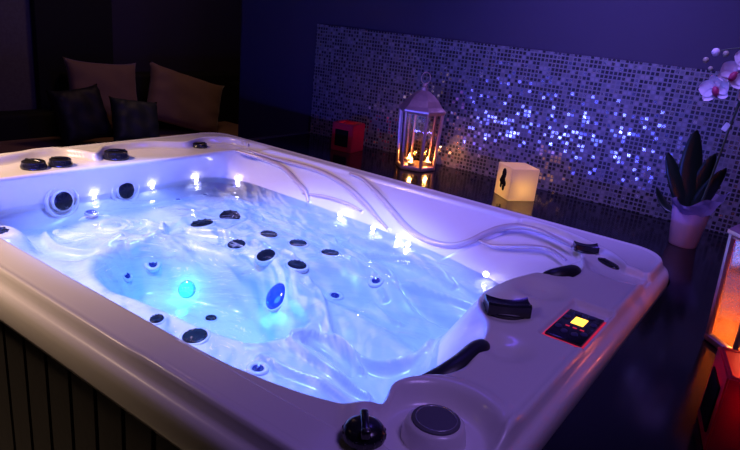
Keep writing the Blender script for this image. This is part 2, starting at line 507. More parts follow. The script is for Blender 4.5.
# mosaic: glass and metal tiles, each with its own tone and its own slight tilt
def mosaic_mat():
    m, nt, b = new_mat('glass_mosaic')
    N, Lk = nt.nodes, nt.links
    tc = N.new('ShaderNodeTexCoord')
    sx = N.new('ShaderNodeSeparateXYZ'); Lk.new(tc.outputs['Object'], sx.inputs[0])
    P = .0172

    def math_(op, a, b_=None, c=None):
        n = N.new('ShaderNodeMath'); n.operation = op
        for i, v in enumerate((a, b_, c)):
            if v is None: continue
            if hasattr(v, 'node') or isinstance(v, bpy.types.NodeSocket): Lk.new(v, n.inputs[i])
            else: n.inputs[i].default_value = v
        return n.outputs[0]
    u = math_('DIVIDE', sx.outputs['X'], P)
    v = math_('DIVIDE', sx.outputs['Z'], P)
    iu, iv = math_('FLOOR', u), math_('FLOOR', v)
    fu, fv = math_('SUBTRACT', u, iu), math_('SUBTRACT', v, iv)
    du = math_('SUBTRACT', .5, math_('ABSOLUTE', math_('SUBTRACT', fu, .5)))
    dv = math_('SUBTRACT', .5, math_('ABSOLUTE', math_('SUBTRACT', fv, .5)))
    d = math_('MINIMUM', du, dv)
    tile = math_('GREATER_THAN', d, .15)
    cb = N.new('ShaderNodeCombineXYZ'); Lk.new(iu, cb.inputs[0]); Lk.new(iv, cb.inputs[1])
    wn = N.new('ShaderNodeTexWhiteNoise'); wn.noise_dimensions = '3D'; Lk.new(cb.outputs[0], wn.inputs['Vector'])
    # tones
    cr = N.new('ShaderNodeValToRGB'); cr.color_ramp.interpolation = 'CONSTANT'
    e = cr.color_ramp.elements
    e[0].position = 0; e[0].color = (.012, .011, .014, 1)
    e[1].position = .45; e[1].color = (.12, .11, .13, 1)
    for p, c in ((.60, (.20, .18, .21, 1)), (.70, (.45, .42, .46, 1)), (.93, (.95, .93, .97, 1))):
        q = e.new(p); q.color = c
    Lk.new(wn.outputs['Value'], cr.inputs[0])
    mx = N.new('ShaderNodeMix'); mx.data_type = 'RGBA'
    mx.inputs['A'].default_value = (.15, .14, .16, 1)
    Lk.new(tile, mx.inputs['Factor']); Lk.new(cr.outputs[0], mx.inputs['B'])
    Lk.new(mx.outputs['Result'], b.inputs['Base Color'])
    shiny = math_('GREATER_THAN', wn.outputs['Value'], .70)
    Lk.new(math_('MULTIPLY', tile, math_('ADD', .25, math_('MULTIPLY', shiny, .65))), b.inputs['Metallic'])
    Lk.new(math_('SUBTRACT', .75, math_('MULTIPLY', tile, math_('ADD', .38, math_('MULTIPLY', shiny, .24)))), b.inputs['Roughness'])
    # tilt
    va = N.new('ShaderNodeVectorMath'); va.operation = 'SUBTRACT'; va.inputs[1].default_value = (.5, .5, .5)
    Lk.new(wn.outputs['Color'], va.inputs[0])
    vs = N.new('ShaderNodeVectorMath'); vs.operation = 'MULTIPLY'; vs.inputs[1].default_value = (.15, .0, .11)
    Lk.new(va.outputs[0], vs.inputs[0])
    ge = N.new('ShaderNodeNewGeometry')
    vv = N.new('ShaderNodeVectorMath'); vv.operation = 'ADD'
    Lk.new(ge.outputs['Normal'], vv.inputs[0]); Lk.new(vs.outputs[0], vv.inputs[1])
    vn = N.new('ShaderNodeVectorMath'); vn.operation = 'NORMALIZE'; Lk.new(vv.outputs[0], vn.inputs[0])
    Lk.new(vn.outputs[0], b.inputs['Normal'])
    return m


M_MOSAIC = mosaic_mat()

# ---------------------------------------------------------------- the room
FLOOR_Z, CEIL_Z, WALL_Y = -.80, 1.70, 1.385
DECK_Z = -.06


def struct(name, lo, hi, mat, bev=0):
    bm = bmesh.new()
    box(bm, lo, hi, bev)
    return tag(bm_obj(name, bm, mat), kind='structure')


struct('floor', (-3.4, -3.2, FLOOR_Z - .1), (2.9, 3.0, FLOOR_Z), M_FLOOR)
struct('ceiling', (-3.4, -3.2, CEIL_Z), (2.9, 3.0, CEIL_Z + .1), M_CEIL)
struct('wall_back', (-1.60, WALL_Y, FLOOR_Z), (2.8, WALL_Y + .12, CEIL_Z), M_WALL)
struct('wall_alcove', (-3.3, 2.8, FLOOR_Z), (-1.4, 2.92, CEIL_Z), M_WALL)
struct('wall_left', (-3.3, -3.1, FLOOR_Z), (-3.16, .93, CEIL_Z), M_WALLG)
struct('wall_sofa', (-3.3, .93, FLOOR_Z), (-3.16, 2.8, CEIL_Z), M_WALL)
struct('wall_right', (2.8, -3.1, FLOOR_Z), (2.92, WALL_Y + .12, CEIL_Z), M_WALL)
struct('wall_front', (-3.3, -3.2, FLOOR_Z), (2.92, -3.1, CEIL_Z), M_WALL)
struct('trim_column', (-3.158, .935, FLOOR_Z), (-3.10, 1.50, CEIL_Z), M_BLACKC, .004)

# mosaic splashback, a centimetre thick, cut to the tile pitch
bm = bmesh.new()
box(bm, (-1.005, WALL_Y - .012, DECK_Z + .001), (2.79, WALL_Y - .001, .527))
mo = bm_obj('wall_mosaic', bm, M_MOSAIC)
tag(mo, 'silver glass mosaic splashback of small square tiles behind the tub', None, kind='structure')

# the deck runs round two sides of the tub
bm = bmesh.new()
P = [(-1.0, .752), (.93, .752)]
for k in range(9):
    a = PI / 2 - k * PI / 16
    P.append((.925 + .13 * math.cos(a), .622 + .13 * math.sin(a)))
P += [(1.055, -.62), (1.055, -3.0), (2.78, -3.0), (2.78, WALL_Y - .002), (-1.0, WALL_Y - .002)]
top = [bm.verts.new((x, y, DECK_Z)) for x, y in P]
bot = [bm.verts.new((x, y, FLOOR_Z + .001)) for x, y in P]
bm.faces.new(top); bm.faces.new(bot[::-1])
for k in range(len(P)):
    k2 = (k + 1) % len(P)
    bm.faces.new((top[k], bot[k], bot[k2], top[k2]))
deck = bm_obj('floor_deck', bm, M_DECK)
tag(deck, 'polished black raised deck around the tub', None, kind='structure')
bm = bmesh.new()
box(bm, (-1.03, .76, DECK_Z - .03), (-1.001, WALL_Y - .003, DECK_Z + .004), .003)
tag(bm_obj('trim_1', bm, M_TRIM), kind='structure')

# ---------------------------------------------------------------- the hot tub
tub = empty('hot_tub', (0, 0, FLOOR_Z), 0, 'pearl white hot tub full of blue lit water set into the black deck', 'hot tub')


def kid(o, parent=tub):
    """parent without moving"""
    o.parent = parent
    o.matrix_parent_inverse = Matrix.Translation(-Vector(parent.location)) if parent.parent is None else Matrix.Identity(4)
    return o


NA = 1100
ph = np.arange(NA) / NA
# even spacing along the rim
th0 = np.linspace(-PI, PI, 4001)
r0 = rr_radius(th0, 0)
px, py = r0 * np.cos(th0), r0 * np.sin(th0)
cum = np.concatenate([[0], np.cumsum(np.hypot(np.diff(px), np.diff(py)))])
TH = np.interp(ph * cum[-1], cum, th0)
CT, ST = np.cos(TH), np.sin(TH)
rings = []
for d, z in [(.03, -.098), (.012, -.100), (.003, -.096), (0, -.086), (0, -.055), (.002, -.041), (.007, -.031), (.014, -.026), (.019, -.0225),
             (.023, -.017), (.0265, -.007), (.030, 0), (.034, .003), (.039, .0015), (.047, -.001)]:
    r = rr_radius(TH, d)
    x, y = r * CT, r * ST
    rings.append(np.stack([x, y, z + rim_height(x, y) * (1 if d > .025 else 0)], 1))
rA, rB = rr_radius(TH, .052), R_IN(TH) + .014
for t in np.linspace(0, 1, 46):
    r = rA * (1 - t) + rB * t
    x, y = r * CT, r * ST
    rings.append(np.stack([x, y, rim_height(x, y)], 1))
zi = rim_height(R_IN(TH) * CT, R_IN(TH) * ST)
for dr, dz in ((.010, -.0005), (.006, -.002), (.003, -.0045), (.001, -.008)):
    r = R_IN(TH) + dr
    rings.append(np.stack([r * CT, r * ST, zi + dz], 1))
ridge3 = [(catmull(p, False, 5), w) for p, w in PANEL_RIDGES]
NW = 34
for k in range(NW):
    s = k / (NW - 1)
    r = R_IN(TH) * (1 - s) + R_WATER(TH) * s
    z = (zi - .012) * (1 - s) + WALL_FOOT * s
    p = np.stack([r * CT, r * ST, z], 1)
    lift = np.zeros(NA)
    for pts, w in ridge3:
        best = np.full(NA, 9.0)
        for a, b in zip(pts[:-1], pts[1:]):
            ab = b - a
            t = np.clip(((p - a) @ ab) / (ab @ ab), 0, 1)
            best = np.minimum(best, np.linalg.norm(p - a - t[:, None] * ab, axis=1))
        lift = np.maximum(lift, w * .8 * np.exp(-(best / (w * .85)) ** 2))
    nrm = np.array([0, -.72, .69])
    ok = (p[:, 1] > .28) & (p[:, 0] < .84)
    p = p + (lift * ok)[:, None] * nrm
    rings.append(p)
NI = 92
rw = R_WATER(TH)
for k in range(1, NI):
    t = k / NI
    r = rw * (1 - t)
    x, y = r * CT, r * ST
    m = sstep(0, .055, rw - r)
    rings.append(np.stack([x, y, WALL_FOOT * (1 - m) + base_height(x, y) * m + ridge_field(x, y) * sstep(0, .02, rw - r)], 1))
V = np.concatenate(rings)
F = []
NRG = len(rings)
for i in range(NRG - 1):
    a, b = i * NA, (i + 1) * NA
    for k in range(NA):
        k2 = (k + 1) % NA
        F.append((a + k, a + k2, b + k2, b + k))
V = np.concatenate([V, [[0, 0, float(floor_height(np.array(0.), np.array(0.)))]]])
c = len(V) - 1
a = (NRG - 1) * NA
for k in range(NA):
    F.append((a + k, a + (k + 1) % NA, c))
shell = kid(mesh_obj('shell', V, F, M_ACRYL))

# raised lines flowing over the wall-side panel, warm room light put into their colour
M_RIDGE = pmat('ridge_warm_light_tint', (.62, .50, .50), .34, metal=.25, coat=.2)
for pts, w in ridge3:
    bm = bmesh.new()
    m = len(pts)
    rr = [w * (.45 + .55 * min(1, 4 * min(i, m - 1 - i) / (m - 1))) for i in range(m)]
    tube(bm, [(p[0], p[1] - .72 * w * .35, p[2] + .69 * w * .35) for p in pts], rr, 14)
    kid(bm_obj('raised_line', bm, M_RIDGE, smooth=True))

# skirt of vertical boards under the rim
bm = bmesh.new()
bw = .0895
x = -1.02
while x < 1.0:
    box(bm, (x, -.722, FLOOR_Z + .004), (x + bw - .007, -.702, -.095), .003, seg=1)
    x += bw
box(bm, (-1.02, -.706, FLOOR_Z + .004), (1.02, -.69, -.096))
box(bm, (-1.022, -.70, FLOOR_Z + .004), (-1.0, .70, -.096))
box(bm, (1.0, -.70, FLOOR_Z + .004), (1.022, .60, -.096))
kid(bm_obj('cabinet', bm, M_CAB))


# jets
def jet_bm(kind, r):
    ring, face = bmesh.new(), bmesh.new()
    if kind == 'large':
        lathe(ring, [(r * 1.2, -.014), (r * 1.18, .002), (r * 1.06, .004), (r * .98, .003), (r * .98, -.004)], 36)
        lathe(face, [(r, 0), (r * .99, .005), (r * .85, .009), (r * .4, .011), (0, .011)], 30)
        for k in range(8):
            a = k * PI / 4
            box(face, (r * .3, -.0025, .007), (r * .86, .0025, .012), 0, Matrix.Rotation(a, 4, 'Z'))
    elif kind == 'medium':
        lathe(ring, [(r * 1.25, -.012), (r * 1.25, .002), (r * 1.08, .003), (r * .98, .002), (r * .98, -.004)], 30)
        lathe(face, [(r, 0), (r * .98, .004), (r * .7, .007), (r * .35, .005), (0, .005)], 26)
        for k in range(12):
            a = k * PI / 6
            box(face, (r * .72, -.002, .003), (r * .90, .002, .0070), 0, Matrix.Rotation(a, 4, 'Z'))
    elif kind == 'small':
        lathe(ring, [(r * 1.6, -.008), (r * 1.5, .003), (r * 1.1, .004), (r * .75, .001), (r * .75, -.003)], 28)
        lathe(face, [(r * .75, 0), (r * .7, .003), (r * .35, .001), (r * .2, .004), (0, .005)], 20)
    else:
        S = Matrix.Diagonal((1.5, .9, 1, 1))
        lathe(ring, [(r * 1.25, -.003), (r * 1.2, .003), (r, .003), (r, -.003)], 28, S)
        lathe(face, [(r, 0), (r * .8, .004), (0, .006)], 24, S)
    return ring, face


M_JETB = pmat('blue_black_jet', (.004, .005, .014), .35, spec=.3)
M_JETBLUE = pmat('blue_jet_face', (.02, .03, .20), .2, spec=.6)
protos = {}


def add_jet(loc, n, kind, r, spin=0):
    key = (kind, round(r, 4))
    if key not in protos:
        ring, face = jet_bm(kind, r)
        o = bm_obj('jet', ring, M_ACRYL, smooth=True)
        f = bm_obj('nozzle', face, M_JETBLUE if kind in ('small', 'oval') else M_JETB, smooth=True, angle=.7)
        protos[key] = (o.data, f.data)
        bpy.data.objects.remove(o); bpy.data.objects.remove(f)
    o = bpy.data.objects.new('jet', protos[key][0]); COL.objects.link(o)
    f = bpy.data.objects.new('nozzle', protos[key][1]); COL.objects.link(f)
    o.parent = tub
    f.parent = o
    o.matrix_local = frame_to(n, (loc[0], loc[1], loc[2] - FLOOR_Z), spin)
    return o


random.seed(3)
for p, n, kind, r in FLOOR_JETS:
    if kind == 'lamp':
        bm = bmesh.new()
        lathe(bm, [(.030, -.004), (.030, .003), (.024, .006), (0, .007)], 32)
        o = bm_obj('underwater_light', bm, M_CYAN, smooth=True)
        o.parent = tub
        o.matrix_local = frame_to(n, (p[0], p[1], p[2] - FLOOR_Z + .002))
        LAMP = Vector(p) + Vector(n) * .03
        continue
    if kind == 'lens':
        bm = bmesh.new()
        lathe(bm, [(.044, -.004), (.044, .004), (.039, .009), (.026, .013), (0, .014)], 32)
        o = bm_obj('underwater_light', bm, M_LENS, smooth=True)
        o.parent = tub
        o.matrix_local = frame_to((-.25, -.75, .6), (p[0], p[1], p[2] - FLOOR_Z + .002))
        bm = bmesh.new()
        lathe(bm, [(.050, -.004), (.050, .003), (.046, .005), (.044, -.004)], 32, cap=False)
        q = bm_obj('bezel', bm, M_ACRYL, smooth=True)
        q.parent = o
        LENS = Vector(p) + Vector((-.25, -.75, .6)).normalized() * .02
        continue
    n = Vector(n); n = (n + Vector((0, 0, .5))).normalized()
    if kind == 'oval':
        p = (-.785, -.075, -.192)
    add_jet((p[0], p[1], p[2] + .001), n, kind, r, random.random() * 3)
# pillow jets where the far wall meets the water
for y in (-.165, .085):
    j = add_jet((-.806, y, -.138), (1, 0, .12), 'large', .0335)
    bm = bmesh.new()
    lathe(bm, [(.052, -.010), (.052, .001), (.056, .004), (.060, .001), (.062, -.010)], 40, cap=False)
    q = bm_obj('surround', bm, M_ACRYL, j, smooth=True)
add_jet((-.655, -.45, -.152), (.15, .1, 1), 'large', .030)

# small lights just above the water line
LEDS = [(-.805, -.045, -.131), (-.80, .20, -.131), (-.79, .41, -.131), (-.69, .552, -.131),
        (-.09, .522, -.131), (.085, .495, -.131), (.20, .490, -.131), (.262, .455, -.131), (.585, .395, -.118)]
for p in LEDS:
    n = (1, 0, .2) if p[0] < -.75 else (0, -.8, .5)
    bm = bmesh.new()
    lathe(bm, [(.0085, -.003), (.008, .002), (.005, .004), (0, .0045)], 14)
    o = bm_obj('waterline_light', bm, M_LED, smooth=True)
    o.parent = tub
    o.matrix_local = frame_to(n, (p[0], p[1], p[2] - FLOOR_Z))


def tub_part(name, bm, mat, loc, rz=0, smooth=True, angle=None, parent=None, M=None):
    o = bm_obj(name, bm, mat, smooth=smooth, angle=angle)
    o.parent = parent or tub
    if parent is None:
        o.matrix_local = (M if M is not None else Matrix.Translation((loc[0], loc[1], loc[2] - FLOOR_Z)) @ Matrix.Rotation(rz, 4, 'Z'))
    else:
        o.matrix_local = M if M is not None else Matrix.Translation(loc) @ Matrix.Rotation(rz, 4, 'Z')
    return o


# diverter valves: chunky handles with a waist and a grip slot
def diverter(loc, rz, sx, sy, h):
    bm = bmesh.new()
    lathe(bm, [(.5, 0), (.5, .18), (.44, .26), (0, .28)], 30, Matrix.Diagonal((sx * 1.04, sy * 1.02, h, 1)))
    base = tub_part('diverter_valve', bm, M_BLACKP, loc, rz, angle=.8)
    bm = bmesh.new()
    n = 28
    prof = []
    for k in range(n + 1):
        t = k / n * 2 - 1
        w = sy * (.36 + .13 * t * t)
        zt = h * (.78 + .24 * t * t * (1 if t > 0 else .7))
        prof.append((t * sx * .52, w, zt))
    rg = []
    for x, w, zt in prof:
        rg.append([bm.verts.new((x, -w, h * .18)), bm.verts.new((x, -w * .92, zt * .9)), bm.verts.new((x, -w * .7, zt)), bm.verts.new((x, -w * .3, zt * .90)),
                   bm.verts.new((x, w * .3, zt * .90)), bm.verts.new((x, w * .7, zt)), bm.verts.new((x, w * .92, zt * .9)), bm.verts.new((x, w, h * .18))])
    for a, b in zip(rg[:-1], rg[1:]):
        for k in range(8):
            bm.faces.new((a[k], b[k], b[(k + 1) % 8], a[(k + 1) % 8]))
    bm.faces.new(rg[0]); bm.faces.new(rg[-1])
    tub_part('handle', bm, M_BLACKP, (0, 0, 0), 0, angle=.6, parent=base)
    return base


def rz_at(x, y):
    return float(rim_height(np.array(x), np.array(y)))


diverter((.828, -.035, rz_at(.828, -.035)), .62, .092, .062, .036)
diverter((.815, .568, rz_at(.815, .568)), .5, .066, .044, .026)


# round knobs on the far shelf
def small_knob(x, y, r, h, rz=0):
    bm = bmesh.new()
    lathe(bm, [(r, 0), (r * 1.02, h * .35), (r * .93, h * .55), (r * .9, h * .9), (r * .8, h), (r * .3, h * .92), (0, h * .9)], 30)
    b = tub_part('air_control', bm, M_CTRL, (x, y, rz_at(x, y)), rz, angle=.8)
    bm = bmesh.new()
    box(bm, (-r * .75, -.005, h * .85), (r * .75, .005, h * 1.18), .003)
    tub_part('grip', bm, M_CTRL, (0, 0, 0), parent=b)


small_knob(-.875, -.225, .042, .026, .4)
small_knob(-.865, -.135, .040, .026, .9)
small_knob(-.875, .495, .034, .018, 1.3)
small_knob(-.865, .085, .047, .030, 1.2)

# turn knob on the near corner
kx, ky = .868, -.628
bm = bmesh.new()
lathe(bm, [(.037, 0), (.038, .008), (.036, .014), (.031, .020), (.022, .025), (.0, .026)], 40)
for k in range(14):
    a = 2 * PI * k / 14
    box(bm, (.033, -.003, .003), (.0385, .003, .012), .001, Matrix.Rotation(a, 4, 'Z'), 1)
b = tub_part('air_control', bm, M_BLACKP, None, 0, angle=.8, M=Matrix.Translation((kx, ky, rz_at(kx, ky) - FLOOR_Z)) @ Matrix.Diagonal((.86, .86, .9, 1)))
bm = bmesh.new()
box(bm, (-.032, -.0075, .012), (.036, .0075, .030), .005, seg=3)
box(bm, (-.036, -.0085, .016), (-.022, .0085, .034), .005, seg=3)
tub_part('grip', bm, M_BLACKP, (0, 0, 0), 2.25, parent=b, angle=.9)

# filter lid
fx, fy = .925, -.515
bm = bmesh.new()
lathe(bm, [(.063, 0), (.060, .020), (.056, .031), (.049, .036), (.0, .036)], 48)
b = tub_part('filter_lid', bm, M_ACRYL, None, 0, angle=.9, M=Matrix.Translation((fx, fy, rz_at(fx, fy) - FLOOR_Z)) @ Matrix.Diagonal((.82, .82, .9, 1)))
bm = bmesh.new()
lathe(bm, [(.0465, .0345), (.0465, .039), (.0405, .0405), (.040, .0385), (.0385, .0385), (.038, .0405), (.0, .0415)], 48)
tub_part('grille', bm, M_DARKP, (0, 0, 0), parent=b, angle=.5)
bm = bmesh.new()
lathe(bm, [(.0405, .038), (.0405, .0412), (.0385, .0412), (.0385, .038)], 48)
tub_part('ring', bm, M_JETRIM, (0, 0, 0), parent=b)

# flat oval grille in the sunk corner shelf
bm = bmesh.new()
lathe(bm, [(.5, 0), (.5, .3), (.46, .5), (0, .55)], 40, Matrix.Diagonal((.085, .036, .010, 1)))
for k in range(-3, 4):
    box(bm, (k * .009 - .0015, -.010, .004), (k * .009 + .0015, .010, .007))
tub_part('speaker_grille', bm, M_BLACKP, (.90, .515, rz_at(.90, .515)), -.62, angle=.6)


# headrests: padded rolls hanging over the inner edge
def headrest(pts, r, flat=.6):
    cs = catmull(pts, False, 8)
    bm = bmesh.new()
    m = len(cs)
    rad = []
    for i in range(m):
        t = i / (m - 1)
        rad.append(max(.002, r * (1 - abs(2 * t - 1) ** 3.2) ** .6))
    tube(bm, cs, rad, 18)
    for v in bm.verts:
        i = min(range(m), key=lambda k: (v.co.x - cs[k][0]) ** 2 + (v.co.y - cs[k][1]) ** 2 + (v.co.z - cs[k][2]) ** 2)
    o = bm_obj('headrest', bm, M_PILLOW, smooth=True)
    kid(o)
    return o


headrest([(.848, -.175, -.030), (.856, -.225, -.022), (.858, -.285, -.024), (.845, -.345, -.034), (.800, -.385, -.060)], .027)
headrest([(.798, .252, -.022), (.832, .278, -.012), (.852, .325, -.010), (.850, .385, -.020)], .026)

# control panel in its tray
PX, PY = .972, .008
pz = rz_at(.972, .0)
bm = bmesh.new()
box(bm, (-.045, -.086, 0), (.045, .086, .007), .003)
cp = tub_part('control_panel', bm, M_REDLED, (PX, PY, pz), 0)
bm = bmesh.new()
box(bm, (-.040, -.080, .005), (.040, .081, .0125), .003)
for sx_ in (-.022, 0, .022):
    pass
face = tub_part('keypad', bm, M_BLACKP, (0, 0, 0), parent=cp, angle=.6)
bm = bmesh.new()
box(bm, (-.014, .006, .0115), (.014, .046, .0135), .001)
tub_part('display', bm, M_SCREEN, (0, 0, 0), parent=cp, smooth=False)
for (x_, y_) in ((-.030, .030), (-.028, -.03), (-.010, -.045), (.012, -.045), (.028, -.03), (.030, .03), (-.015, .066), (.015, .066)):
    bm = bmesh.new()
    lathe(bm, [(.0075, .0115), (.0072, .0140), (.005, .0146), (0, .0146)], 16, Matrix.Diagonal((1, 1.3, 1, 1)))
    tub_part('key', bm, M_KEY, (x_, y_, 0), parent=cp, angle=.6)
bm = bmesh.new()
for x_ in (-.018, -.002, .014):
    box(bm, (x_, -.016, .0115), (x_ + .009, -.011, .0133), 0)
tub_part('indicator', bm, M_REDLED, (0, 0, 0), parent=cp, smooth=False)

# ---------------------------------------------------------------- water
NWA, NWR = 300, 74
th = np.linspace(-PI, PI, NWA, endpoint=False)
s = (WATER_Z + .01) / (WALL_FOOT + .01)
rwat = R_IN(th) * (1 - s) + R_WATER(th) * s + .03
wv = []
for k in range(NWR):
    t = k / NWR
    r = rwat * (1 - t)
    for i in range(NWA):
        x, y = r[i] * math.cos(th[i]), r[i] * math.sin(th[i])
        edge = min(1, (rwat[i] - r[i]) / .06)
        d = math.hypot((x + .12) / .45, (y + .12) / .30)
        rough = .0012 + .0052 * math.exp(-d * d)
        z = noise.noise(Vector((x * 6, y * 9, .3))) * rough + noise.noise(Vector((x * 17 + 5, y * 22, 1.7))) * rough * .6
        wv.append((x, y, WATER_Z + z * edge))
wv.append((0, 0, WATER_Z))
wf = []
for k in range(NWR - 1):
    for i in range(NWA):
        wf.append((k * NWA + i, k * NWA + (i + 1) % NWA, (k + 1) * NWA + (i + 1) % NWA, (k + 1) * NWA + i))
for i in range(NWA):
    wf.append(((NWR - 1) * NWA + i, (NWR - 1) * NWA + (i + 1) % NWA, len(wv) - 1))
# sides and bottom of the body of water, behind the shell
base_i = len(wv)
for i in range(NWA):
    wv.append((wv[i][0] * 1.0, wv[i][1] * 1.0, -.50))
wv.append((0, 0, -.50))
for i in range(NWA):
    j = (i + 1) % NWA
    wf.append((j, i, base_i + i, base_i + j))
    wf.append((base_i + j, base_i + i, base_i + NWA))
wo = mesh_obj('water', wv, wf, M_WATER)
tag(wo, 'clear rippling blue lit water filling the hot tub', 'water', kind='stuff')


# thin froth drifting over the foot well
M_FOAM, nt, b = new_mat('thin_froth')
b.inputs['Base Color'].default_value = (.85, .88, .95, 1)
b.inputs['Roughness'].default_value = .6
tc = nt.nodes.new('ShaderNodeTexCoord')
n1 = nt.nodes.new('ShaderNodeTexNoise'); n1.inputs['Scale'].default_value = 5.5; n1.inputs['Detail'].default_value = 4
n1.inputs['Distortion'].default_value = 1.8; n1.inputs['Roughness'].default_value = .62
nt.links.new(tc.outputs['Object'], n1.inputs['Vector'])
rp = nt.nodes.new('ShaderNodeMapRange'); rp.inputs['From Min'].default_value = .50; rp.inputs['From Max'].default_value = .60
rp.inputs['To Max'].default_value = .42
nt.links.new(n1.outputs['Fac'], rp.inputs['Value'])
nt.links.new(rp.outputs[0], b.inputs['Alpha'])
fv_, ff_ = [], []
for k in range(26):
    for i in range(60):
        t, an = k / 25, 2 * PI * i / 60
        rr_ = 1 + .16 * math.sin(3 * an + 1) + .10 * math.sin(5 * an)
        x, y = -.34 + .26 * t * rr_ * math.cos(an), -.15 + .15 * t * rr_ * math.sin(an) + .10 * t * math.cos(an)
        fv_.append((x, y, WATER_Z + .0045))
for k in range(25):
    for i in range(60):
        ff_.append((k * 60 + i, k * 60 + (i + 1) % 60, (k + 1) * 60 + (i + 1) % 60, (k + 1) * 60 + i))
tag(mesh_obj('water_froth', fv_, ff_, M_FOAM), 'thin pale froth swirling on the water over the foot well', 'froth', kind='stuff')

# ---------------------------------------------------------------- candles and lanterns
def light(name, kind, loc, energy, col, size=.02, rot=None, **kw):
    l = bpy.data.lights.new(name, kind)
    l.energy = energy
    l.color = col
    if kind == 'AREA':
        l.size = size
        for k, v in kw.items(): setattr(l, k, v)
    else:
        l.shadow_soft_size = size
        for k, v in kw.items(): setattr(l, k, v)
    o = bpy.data.objects.new(name, l)
    COL.objects.link(o)
    o.location = loc
    if rot is not None: o.rotation_euler = rot
    return o


def tealight(loc, label, group, glow=1.0):
    t = empty('tealight_candle', loc, 0, label, 'candle', group)
    bm = bmesh.new()
    lathe(bm, [(.0, 0), (.018, 0), (.019, .016), (.0175, .016), (.0170, .012), (0, .012)], 22, cap=False)
    bm_obj('cup', bm, M_TIN, t, smooth=True, angle=.6)
    bm = bmesh.new()
    lathe(bm, [(.0168, .003), (.0168, .0128), (.004, .0120), (0, .0120)], 22)
    w = bm_obj('wax', bm, M_WAX, t, smooth=True, angle=.6)
    bm = bmesh.new()
    lathe(bm, [(0, .013), (.0035, .016), (.0058, .021), (.0050, .028), (.0022, .036), (0, .042)], 14, cap=False)
    bm_obj('flame', bm, M_FLAME, t, smooth=True)
    return t


def hexpt(r, k, z, rot):
    a = rot + k * PI / 3
    return Vector((r * math.cos(a), r * math.sin(a), z))


def lantern(loc, rot, label, handle=0.3, scale=1.0, pane=None):
    L = empty('candle_lantern', loc, 0, label, 'lantern', 'glass candle lanterns')
    R0, R1, HB, HG = .088 * scale, .100 * scale, .018, .268

    def hexprism(bm, prof):
        rg = [[bm.verts.new(hexpt(r, k, z, rot)) for k in range(6)] for r, z in prof]
        for a, b in zip(rg[:-1], rg[1:]):
            for k in range(6):
                bm.faces.new((a[k], a[(k + 1) % 6], b[(k + 1) % 6], b[k]))
        bm.faces.new(rg[0]); bm.faces.new(rg[-1])
    bm = bmesh.new()
    hexprism(bm, [(R0 + .004, 0), (R0 + .008, .004), (R0 + .008, .014), (R0 + .002, HB)])
    bm_obj('base', bm, M_METAL, L)
    for k in range(6):
        bm = bmesh.new()
        a, b = hexpt(R0, k, HB - .002, rot), hexpt(R1, k, HG, rot)
        tube(bm, [a, (a + b) / 2, b], .0075, 6)
        bm_obj('post', bm, M_METAL, L)
    for k in range(6):
        q = [hexpt(R0 - .001, k, HB, rot), hexpt(R0 - .001, k + 1, HB, rot), hexpt(R1 - .001, k + 1, HG, rot), hexpt(R1 - .001, k, HG, rot)]
        bm = bmesh.new()
        c_ = sum(q, Vector()) / 4
        nrm = Vector((c_.x, c_.y, 0)).normalized() * .0015
        q = [c_ + (p - c_) * .97 for p in q]
        vs = [bm.verts.new(p - nrm) for p in q]
        bm.faces.new(vs)
        bm_obj('glass_pane', bm, pane or M_GLASS, L)
    bm = bmesh.new()
    hexprism(bm, [(R1 + .006, HG - .004), (R1 + .012, HG), (R1 + .012, HG + .008), (R1 * .93, HG + .024), (R1 * .74, HG + .050), (R1 * .50, HG + .072),
                  (R1 * .30, HG + .086), (R1 * .17, HG + .092), (R1 * .16, HG + .104), (.003, HG + .107)])
    bm_obj('roof', bm, M_METAL, L)
    bm = bmesh.new()
    for k in range(6):
        a, b = hexpt(R1, k, HG - .006, rot), hexpt(R1, k + 1, HG - .006, rot)
        tube(bm, [a, b], .005, 6)
    bm_obj('upper_frame', bm, M_METAL, L)
    bm = bmesh.new()
    lathe(bm, [(0, HG + .102), (.010, HG + .106), (.012, HG + .114), (.008, HG + .121), (.0, HG + .124)], 16, cap=False)
    bm_obj('finial', bm, M_METAL, L, smooth=True)
    bm = bmesh.new()
    cz = HG + .146
    tube(bm, [(.022 * math.cos(t) * math.cos(handle), .022 * math.cos(t) * math.sin(handle), cz + .026 * math.sin(t)) for t in np.linspace(0, 2 * PI, 25)[:-1]], .0022, 6, True)
    bm_obj('ring', bm, M_METAL, L, smooth=True)
    return L


lantern((-.195, 1.205, DECK_Z), .30, 'hexagonal metal lantern with lit candles between the far red cube and the white cube', .9)
tealight((-.185, 1.150, DECK_Z + .0185), 'small lit tealight at the front of the lantern between the two cubes', 'tealights in the far lantern')
tealight((-.238, 1.215, DECK_Z + .0185), 'small lit tealight at the left inside the lantern between the two cubes', 'tealights in the far lantern')
tealight((-.148, 1.232, DECK_Z + .0185), 'small lit tealight at the right inside the lantern between the two cubes', 'tealights in the far lantern')
lantern((1.287, .335, DECK_Z), .26 + PI / 3, 'hexagonal metal lantern glowing orange behind the near red cube at the right edge', .9, pane=M_AMBER)
tealight((1.262, .360, DECK_Z + .0185), 'lit tealight at the left inside the lantern at the right edge', 'tealights in the near lantern')
tealight((1.288, .300, DECK_Z + .0185), 'lit tealight nearest the front inside the lantern at the right edge', 'tealights in the near lantern')
tealight((1.320, .372, DECK_Z + .0185), 'lit tealight at the back inside the lantern at the right edge', 'tealights in the near lantern')
for p in ((-.185, 1.150), (-.238, 1.215), (-.148, 1.232)):
    light('tealight_glow', 'POINT', (p[0], p[1], DECK_Z + .050), 1.7, (1, .42, .12), .006)
for p in ((1.262, .360), (1.288, .300), (1.320, .372)):
    light('tealight_glow', 'POINT', (p[0], p[1], DECK_Z + .050), .8, (1, .36, .09), .006)


